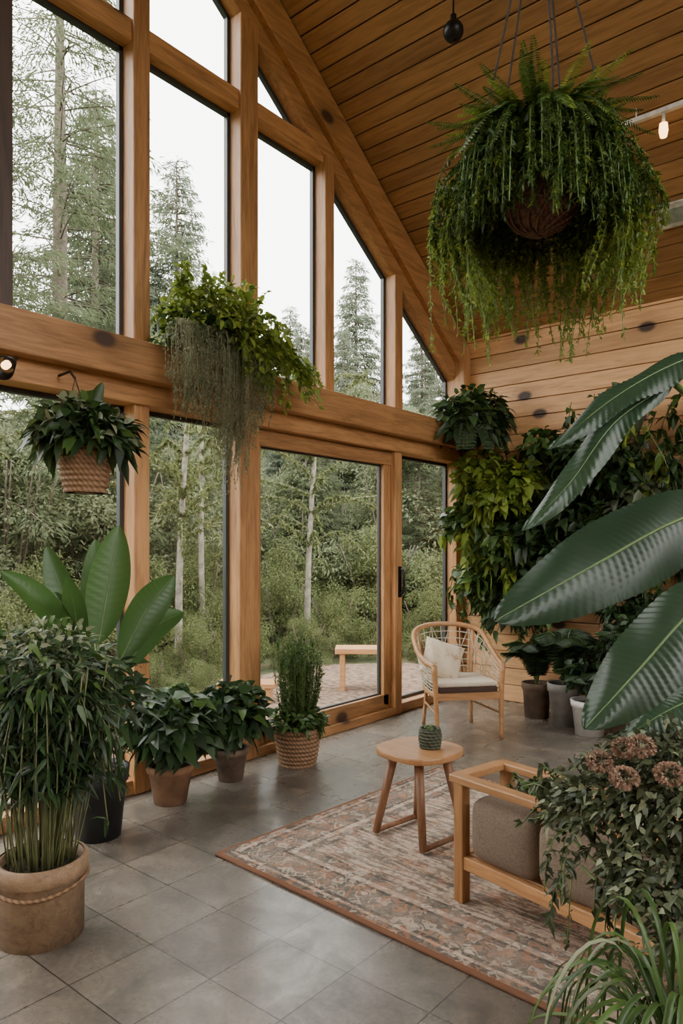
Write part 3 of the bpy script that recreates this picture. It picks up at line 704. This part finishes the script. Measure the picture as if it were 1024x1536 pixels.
# big hanging fern basket
p=MB(); c0=V(-1.27,2.84,2.83)
pr=[(0,0)]+[(.165*math.sin(t_)+.004*math.sin(t_*60),.18*(1-math.cos(t_))) for t_ in np.linspace(.1,pi/2,40)]+[(.15,.18),(0,.16)]
p.lathe(pr,c0,0)
for k in range(14):
    a_=k*2*pi/14; p.tube([c0+V(.17*math.sin(t_)*math.cos(a_+t_*.9),.17*math.sin(t_)*math.sin(a_+t_*.9),.18*(1-math.cos(t_))-.004) for t_ in np.linspace(.05,pi/2,14)],.007,0,5)
for k in range(430):
    a_=random.uniform(0,2*pi); e=V(math.cos(a_),math.sin(a_),0); fr_=e[0]*.41-e[1]*.91      # the side facing the room is trimmed shorter
    rr=random.uniform(.22,.44); up=random.uniform(.2,.42); ln=random.uniform(0,.34)*random.random()**.5
    if fr_>.35:
        rr*=.85; P=[c0+e*.08+V(0,0,.2),c0+e*rr*.6+V(0,0,up),c0+e*rr*.95+V(0,0,up*.85),c0+e*(rr+.02)+V(0,0,random.uniform(-.03,.16))]
        vine(p,P,110,.026,.013,2,4,r=.002,n=16,spread=.9); 
        if k%4==0: vine(p,P[2:],50,.024,.012,3,4,r=.002,n=12,spread=.9)
        continue
    sag=.05 if fr_<-.2 else .0
    clump=.16*max(0,math.sin(a_*5+.7))+.08*max(0,math.sin(a_*13+1))
    P=[c0+e*.08+V(0,0,.2),c0+e*rr*.6+V(0,0,up),c0+e*rr*.95+V(0,0,up*.72),c0+e*(rr+.03)+V(random.uniform(-.03,.03),random.uniform(-.03,.03),.0),c0+e*(rr-.01)+V(random.uniform(-.06,.06),random.uniform(-.06,.06),-.02-ln-sag-clump)]
    vine(p,P[:4],110,.026,.013,2,4,r=.002,n=20,spread=1.1)
    if k%4: vine(p,P[2:],100,.023,.012,3,4,r=.0015,n=16,spread=1.1)
for k in range(170):
    a_=random.uniform(0,2*pi); e=V(math.cos(a_),math.sin(a_),0); rr=random.uniform(.2,.50)
    frond(p,[c0+e*.05+V(0,0,.25),c0+e*rr*.5+V(0,0,.44),c0+e*rr*1.0+V(0,0,random.uniform(.15,.52))],40,.035,.010,2+(k%3==0),4,r=.002)
bushy(p,c0+V(0,0,.26),.34,2400,.04,.018,1,zsc=.6)
kn=c0+V(0,0,1.56)
for k in range(5):
    a_=2*pi*k/5+.3; p.tube([c0+V(.165*math.cos(a_),.165*math.sin(a_),.17),c0+V(.24*math.cos(a_),.24*math.sin(a_),.5),kn],.0045,5,6)
p.tube([kn,V(kn[0],kn[1],zc(kn[1])-.01)],.006,5,6)
p.make('hanging_fern_basket',[WICKD,G_dark,G_fern,G_fernl,STEM,CORD])

# banana plant at right
p=MB(); c0=V(-.16,2.86,0); pot(p,c0,.2,.16,.38,0,1)
p.tube(smooth([c0+V(0,0,.3),c0+V(-.02,0,.9),c0+V(-.03,-.02,1.45)],12),np.linspace(.06,.035,12),3,12)
crown=c0+V(-.03,-.02,1.4)
def bl(pts,wd,hint,rnd,pl=.004,npl=34,curl=.3,pk=.45):
    p.tube(smooth([crown,(crown+np.array(pts[0]))/2+V(0,0,.06),pts[0]],12),np.linspace(.018,.011,12),3,8)
    p.bigleaf(pts,wd,hint,2,4,nl=260,pleat=pl,npl=npl,curl=curl,rnd=rnd,pk=pk,wavy=.010)
h1=(.35,-.9,.35)
bl([(-.44,2.76,1.69),(-.66,2.56,1.60),(-.85,2.36,1.46),(-1.09,2.08,1.27)],.30,h1,.35,.0042,40,pk=.54)
bl([(-.52,2.93,2.26),(-.70,2.72,2.17),(-.86,2.52,2.03),(-1.02,2.34,1.84)],.145,(.2,-.75,.75),.45,.003,34)
bl([(-.72,2.72,2.10),(-.86,2.54,1.95),(-.96,2.38,1.73),(-1.07,2.24,1.56)],.115,(.3,-.8,.5),.7,.002,30)
bl([(-.40,2.40,1.47),(-.53,2.22,1.33),(-.63,2.06,1.17),(-.735,1.92,1.01)],.22,(.3,-.8,.55),.5,.0036,34,pk=.5)
bl([(-.42,2.42,1.15),(-.52,2.28,1.08),(-.60,2.18,1.03),(-.70,2.07,.95)],.14,(.2,-.6,.8),.8,.003,26)
bl([(-.3,3.2,2.3),(-.5,3.4,2.45),(-.62,3.6,2.3)],.25,h1,.2,.004,26)
p.make('banana_plant',[GREYP,SOIL,G_ban,STEM,RIB])

# flowering bush at right
p=MB(); c0=V(-.40,2.0,0); pot(p,c0,.15,.12,.34,0,1)
for (x,y,z,R,n_) in [(-.86,2.15,.69,.09,240),(-.73,2.14,.76,.16,760),(-.62,2.14,.86,.15,600),(-.52,2.12,.84,.2,900),(-.57,2.05,.62,.17,800),(-.38,2.1,.75,.25,800),(-.42,1.98,.5,.2,700)]:
    bushy(p,(x,y,z),R,n_,.034,.019,2,droop=.35,zsc=1.0); bushy(p,(x,y,z),R,n_//3,.034,.019,3)
for k in range(14): 
    e=V(random.uniform(-.5,.15),random.uniform(-.1,.2),random.uniform(.5,.85)); p.tube(smooth([c0+V(0,0,.3),c0+e*V(.5,.5,.8),c0+e],8),.004,4,5)
for (x,y,z) in [(-.66,2.03,.95),(-.60,1.97,.98),(-.72,2.0,.91),(-.52,1.94,.93),(-.63,1.93,.90)]:
    d_=rdir(260); p.leaves(V(x,y,z)+d_*.030*V(1,1,.7),d_,.012,.011,5,N=d_)
for k in range(14):
    P=[(-.84,2.2,.68),(-.93+random.uniform(-.1,.05),2.25,.70+random.uniform(-.06,.10)),(-1.0+random.uniform(-.1,.1),2.3+random.uniform(-.1,.1),.60+random.uniform(-.06,.1))]
    vine(p,P,24,.032,.018,2,4,r=.002)
for k in range(14):
    q=V(random.uniform(-.80,-.5),random.uniform(2.0,2.15),random.uniform(.6,.75)); vine(p,[q,q+V(-.05,-.05,-.06),q+V(-.06,-.08,random.uniform(-.3,-.12))],34,.032,.018,2,4,r=.002)
FLW=plain('dried_flower',(.30,.19,.13),.9)
p.make('flowering_bush',[TERRA,SOIL,G_olive,G_grey,STEM,FLW])
p=MB(); a=math.radians(-12)
for k in range(26):
    lx=random.uniform(.08,.6); ly=random.uniform(.1,.28); 
    q=V(-1.575+lx*math.cos(a)-ly*math.sin(a),2.63+lx*math.sin(a)+ly*math.cos(a),.47)
    vine(p,[q,q+V(random.uniform(-.05,.08),random.uniform(-.04,.04),.05),q+V(random.uniform(-.1,.12),random.uniform(-.06,.06),.04)],14,.035,.024,0,1,r=.002,h=True)
p.make('trailing_sprigs',[G_mid,STEM])
p=MB(); c0=V(-.38,1.58,0); pot(p,c0,.13,.10,.34,0,1)
for k in range(130):
    a_=random.uniform(0,2*pi); rr=random.uniform(.2,.42); hh=random.uniform(.12,.36); e=V(math.cos(a_),math.sin(a_),0)
    P=[c0+V(0,0,.33),c0+e*rr*.45+V(0,0,.33+hh),c0+e*rr*.85+V(0,0,.33+hh*.75),c0+e*rr+V(0,0,.33-random.uniform(0,.2))]
    p.bigleaf(P,.013,(e[0]*.3,e[1]*.3,1),2+(k%12==0),2,nl=18,pleat=0,npl=1,curl=-.3)
p.make('spider_plant',[TERRAD,SOIL,G_mid,G_grey])

# ---------------------------------------------------------------- lamps
p=MB(); x,y,z=-2.33,3.91,4.77
p.lathe([(0,-.065)]+[(.065*math.sin(t_),-.065*math.cos(t_)) for t_ in np.linspace(.5,pi-.3,14)]+[(.02,.075),(.02,.1),(0,.1)],(x,y,z),0); p.tube([(x,y,z+.09),(x,y,zc(y)-.01)],.006,0,6)
p.lathe([(0,-.0585),(.03,-.058)],(x,y,z),1); BULB=plain('warm_bulb',(1,.8,.5),.5,em=(1,.55,.2,6)); p.make('pendant_lamp',[METAL,FRAME])
p=MB(); p.box((.0,5.15,4.50),(3.4,.035,.03),0)
for xx in(-1.6,-.5,.8): p.tube([(xx,5.15,4.51),(xx,5.15,zc(5.15)-.01)],.006,0,6)
p.tube([(-1.42,5.15,4.48),(-1.42,5.15,4.40)],.012,0,8); p.lathe([(0,-.1),(.022,-.09),(.03,-.05),(.026,0),(0,.0)],(-1.42,5.15,4.41),1)
WM=plain('white_metal',(.6,.6,.58),.4); p.make('track_light',[WM,BULB])
p=MB(); an=math.atan(.7)
yy=5.86; p.box((-1.45,yy,zc(yy)-.012),(.42,.2,.02),0,rx=-an); p.box((-1.45,yy-.004,zc(yy)-.024),(.34,.12,.01),1,rx=-an); p.make('ceiling_fixture',[WM,plain('fixture_glass',(.25,.3,.25),.2)])  # rectangular ceiling fixture with a skylight-like pane
p=MB()
p.lathe([(.02,.0),(.03,.02),(.06,.13),(.056,.13),(.025,.03),(0,.03)],(0,0,0),0); p.lathe([(0,.05),(.02,.06),(.02,.09),(0,.1)],(0,0,0),1); p.tube([(0,0,.02),(0,0,-.05)],.012,0)
ob=p.make('wall_spotlight',[METAL,BULB]); ob.location=(-3.56,1.70,2.45); ob.rotation_euler=(math.radians(120),math.radians(0),math.radians(40))

# ---------------------------------------------------------------- outside
def terr(x,y):
    d_=math.hypot(x,y-2); return -.14+.24*max(0,d_-13)+.12*math.sin(x*.7)*math.cos(y*.6)*min(1,max(0,d_-9))
t=MB(); N=90; xs=np.linspace(-70,60,N); ys=np.linspace(-50,80,N)
vv=[(x,y,terr(x,y)) for x in xs for y in ys]; ff=np.array([(i*N+j,(i+1)*N+j,(i+1)*N+j+1,i*N+j+1) for i in range(N-1) for j in range(N-1)])
t.add(vv,ff,0,smooth=True)
m,nt,b,o=base('forest_ground'); tc=nt.nodes.new('ShaderNodeTexCoord'); n1=nd(nt,'ShaderNodeTexNoise',Scale=1.5,Detail=8.0,Roughness=.7); nt.links.new(tc.outputs['Object'],n1.inputs[0])
nt.links.new(ramp(nt,n1.outputs[0],[(.35,(.04,.055,.02)),(.5,(.09,.10,.04)),(.62,(.13,.09,.055))]),b.inputs['Base Color']); b.inputs['Roughness'].default_value=1
t.make('ground',[m])
t=MB(); t.ext([(-3.95,1.5,-.13),(-3.95,8.0,-.13),(-5.6,8.2,-.13),(-6.5,7.2,-.13),(-6.4,5.4,-.13),(-5.2,3.6,-.13),(-4.7,1.5,-.13)],(0,0,.07),0)
t.make('gravel_patio',[plain('gravel',(.165,.11,.075),1,0,.7,14,.8)])
t=MB(); t.box((0,0,.44),(.72,.34,.06),0); t.box((-.28,0,.2),(.06,.28,.42),0); t.box((.28,0,.2),(.06,.28,.42),0); t.make('garden_bench',[FURN],bevel=.006,loc=(-4.90,6.36,-.06),rz=math.radians(38))
t=MB(); t.box((0,0,.18),(.6,.3,.05),0); t.box((-.22,0,.07),(.06,.26,.17),0); t.box((.22,0,.07),(.06,.26,.17),0); t.make('low_garden_bench',[FURN],bevel=.006,loc=(-5.45,5.05,-.06),rz=math.radians(38))

def conifer(name,h,R,seed,mat,nwh,nb,ns,sl_,sw,f0=.1,up=.12):
    rg=np.random.default_rng(seed); t=MB(); t.tube([(0,0,-.8),(0,0,h*.5),(0,0,h*.98)],[h*.012,h*.008,.01],0,8)
    Bs=[];Ds=[];Ls=[]
    for i in range(nwh):
        f_=f0+(.98-f0)*(i/nwh); z=h*f_; rr=R*(1-f_)**.8*rg.uniform(.75,1.1)+.12
        for b_ in range(nb):
            a_=rg.uniform(0,2*pi); ln=rr*rg.uniform(.55,1.15); zz=z+rg.uniform(-.15,.15); dr=rg.uniform(.1,.35)
            e=V(math.cos(a_),math.sin(a_),0); s=np.linspace(0,1,5)
            P=V(0,0,zz)+e*(ln*s)[:,None]; P[:,2]+=ln*(up*s-dr*s*s)
            t.tube(P,np.linspace(.018,.004,5),0,3,cap=False)
            k=max(10,int(ns*(ln/R)**1.3)); u=rg.uniform(.1,1,k)**.8
            lat=rg.uniform(-1,1,k)*(.34*ln*(1.05-u)+.07)
            B=V(0,0,zz)+e*(ln*u+abs(lat)*.5)[:,None]+lat[:,None]*V(-e[1],e[0],0); B[:,2]+=ln*(up*u-dr*u*u)-abs(lat)*.25
            sd=np.sign(lat)[:,None]*V(-e[1],e[0],0); D=e*.7+sd*.6+V(0,0,-.3)+rg.normal(0,.35,(k,3))
            Bs.append(B+rg.normal(0,.02,(k,3)));Ds.append(D);Ls.append(rg.uniform(.5,1.2,k)*sl_)
    B=np.vstack(Bs);D=np.vstack(Ds);L_=np.concatenate(Ls)
    t.leaves(B,D,L_,sw,1,droop=.3,jit=.6)
    return t.make(name,[BARK,mat])
def shrub(name,R,h,n,mat,L,seed):
    rg=np.random.default_rng(seed); t=MB()
    for k in range(9):
        a_=rg.uniform(0,2*pi); t.tube(smooth([(0,0,-.3),(R*.3*math.cos(a_),R*.3*math.sin(a_),h*.4),(R*.6*math.cos(a_),R*.6*math.sin(a_),h*.9)],8),np.linspace(.03,.008,8),0,5)
    nc=36
    for k in range(nc):
        a_=rg.uniform(0,2*pi); zz=rg.uniform(.05,1)**1.1*h; r_=R*math.sqrt(max(.05,1-(zz/h)**1.5))*rg.uniform(.2,1.05)
        bushy(t,(r_*math.cos(a_),r_*math.sin(a_),zz),R*rg.uniform(.16,.34),n//nc,L,L*.5,1,h=False,droop=.3)
    return t.make(name,[BARK,mat])
protos={}
def put(kind,x,y,scale,rz=None):
    src=protos[kind]; 
    if not src.get('used'): ob=src['ob']; src['used']=True
    else:
        ob=bpy.data.objects.new(src['ob'].name.split('.')[0],src['ob'].data); bpy.context.scene.collection.objects.link(ob)
    ob.location=(x,y,terr(x,y)); ob.scale=(scale,)*3; ob.rotation_euler[2]=random.uniform(0,6.28) if rz is None else rz
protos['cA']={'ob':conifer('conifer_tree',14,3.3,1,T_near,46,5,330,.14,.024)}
protos['cB']={'ob':conifer('fir_tree',11,2.5,2,T_haze,58,8,230,.15,.036)}
protos['cC']={'ob':conifer('spruce_tree',10,2.1,3,T_haze,58,8,210,.15,.036)}
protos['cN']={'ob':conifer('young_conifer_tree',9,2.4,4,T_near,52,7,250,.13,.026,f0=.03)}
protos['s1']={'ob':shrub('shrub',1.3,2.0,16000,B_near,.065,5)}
protos['s2']={'ob':shrub('broadleaf_tree',2.2,5.5,22000,B_haze,.11,6)}
protos['s3']={'ob':shrub('understory_shrub',1.6,3.0,18000,B_haze,.08,8)}
# hero trees
put('cA',-12.2,6.7,1.12); put('cC',-14.6,8.9,1.15); put('cB',-14.7,11.2,.96); put('cA',-13.5,8.2,.80)
put('cC',-13.7,17.2,.90); put('cB',-16.7,17.4,.70); put('cC',-13.7,21.1,.62); put('cA',-11.2,4.6,.95); put('cN',-10.4,13.6,.5); put('cC',-12.4,13.9,.66)
put('cB',-15.3,13.6,.72); put('cC',-14.9,16.0,.70); put('cB',-12.2,18.6,.66); put('cN',-15.8,9.9,.9); put('cC',-15.0,10.4,.85)
put('cB',-12.9,15.6,.60); put('cC',-10.8,17.8,.62)
rg=np.random.default_rng(11)
cnt=0
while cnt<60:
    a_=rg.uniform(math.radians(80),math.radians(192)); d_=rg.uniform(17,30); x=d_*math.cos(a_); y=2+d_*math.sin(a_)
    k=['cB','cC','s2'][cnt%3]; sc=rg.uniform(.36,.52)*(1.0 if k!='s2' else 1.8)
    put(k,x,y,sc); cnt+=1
cnt=0
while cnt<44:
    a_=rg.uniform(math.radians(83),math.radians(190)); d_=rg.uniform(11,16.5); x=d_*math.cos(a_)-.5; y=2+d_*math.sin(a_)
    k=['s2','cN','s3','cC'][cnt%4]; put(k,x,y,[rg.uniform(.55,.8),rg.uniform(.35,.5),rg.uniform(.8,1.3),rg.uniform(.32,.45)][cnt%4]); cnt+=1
for (x,y,s) in [(-7.6,.2,1),(-7.8,1.8,.8),(-7.0,3.2,.55),(-7.9,4.2,.7),(-8.5,5.6,.75),(-8.9,7.2,.8),(-8.5,8.8,.8),(-7.4,9.9,.9),(-5.4,10.2,1.0),(-3.6,10.1,1.1),(-4.6,9.0,.6),(-6.3,2.0,.4),(-6.1,3.6,.34),(-6.9,8.2,.5),(-7.3,6.4,.48),(-5.7,8.9,.5),(-6.2,4.3,.28),(-5.2,3.0,.22),(-6.9,5.5,.36),(-6.7,7.3,.34),(-5.6,4.3,.17),(-6.0,4.9,.2),(-5.0,2.3,.28),(-7.9,7.9,.6)]:
    put('s1' ,x,y,s)
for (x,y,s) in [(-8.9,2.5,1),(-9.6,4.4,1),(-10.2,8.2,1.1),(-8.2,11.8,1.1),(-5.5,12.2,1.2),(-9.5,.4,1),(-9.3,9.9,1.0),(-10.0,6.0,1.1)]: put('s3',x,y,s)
for (x,y,s) in [(-9.6,6.0,.42),(-9.0,9.8,.45),(-7.4,11.2,.42),(-9.7,3.0,.45),(-6.3,11.4,.4),(-10.5,7.0,.5)]: put('cN',x,y,s)
# slender pale-barked trees
for (x,y,h,l) in [(-7.35,5.62,4.2,.15),(-8.3,6.8,4.6,-.15),(-7.1,7.75,4.0,.15),(-9.2,3.4,5,.2)]:
    t=MB(); P=smooth([(0,0,-.3),(l*.3,0,h*.4),(l,.1,h)],20); t.tube(P,np.linspace(.055,.025,20),0,8)
    for k in range(34):
        q=P[random.randint(10,19)]; a_=random.uniform(0,2*pi); ln=random.uniform(.5,1.3)
        vine(t,[q,q+V(ln*.5*math.cos(a_),ln*.5*math.sin(a_),.2),q+V(ln*math.cos(a_),ln*math.sin(a_),random.uniform(-.3,.5))],170,.07,.035,1,0,r=.006,spread=1.6)
    ob=t.make('slender_birch_tree',[BIRCH,B_near]); ob.location=(x,y,terr(x,y))

# ---------------------------------------------------------------- light
wd=bpy.data.worlds.new('overcast_sky'); bpy.context.scene.world=wd; wd.use_nodes=True
bg=wd.node_tree.nodes['Background']; bg.inputs[0].default_value=(1,.982,.95,1); bg.inputs[1].default_value=8.8
# ---------------------------------------------------------------- camera
cd=bpy.data.cameras.new('camera'); co=bpy.data.objects.new('camera',cd); bpy.context.scene.collection.objects.link(co)
cd.sensor_fit='VERTICAL'; cd.sensor_height=36; cd.lens=36*1070/1536; cd.shift_y=57/1536; cd.clip_start=.05
co.location=(0,0,1.5); co.rotation_euler=(pi/2,0,math.radians(39.7)); bpy.context.scene.camera=co
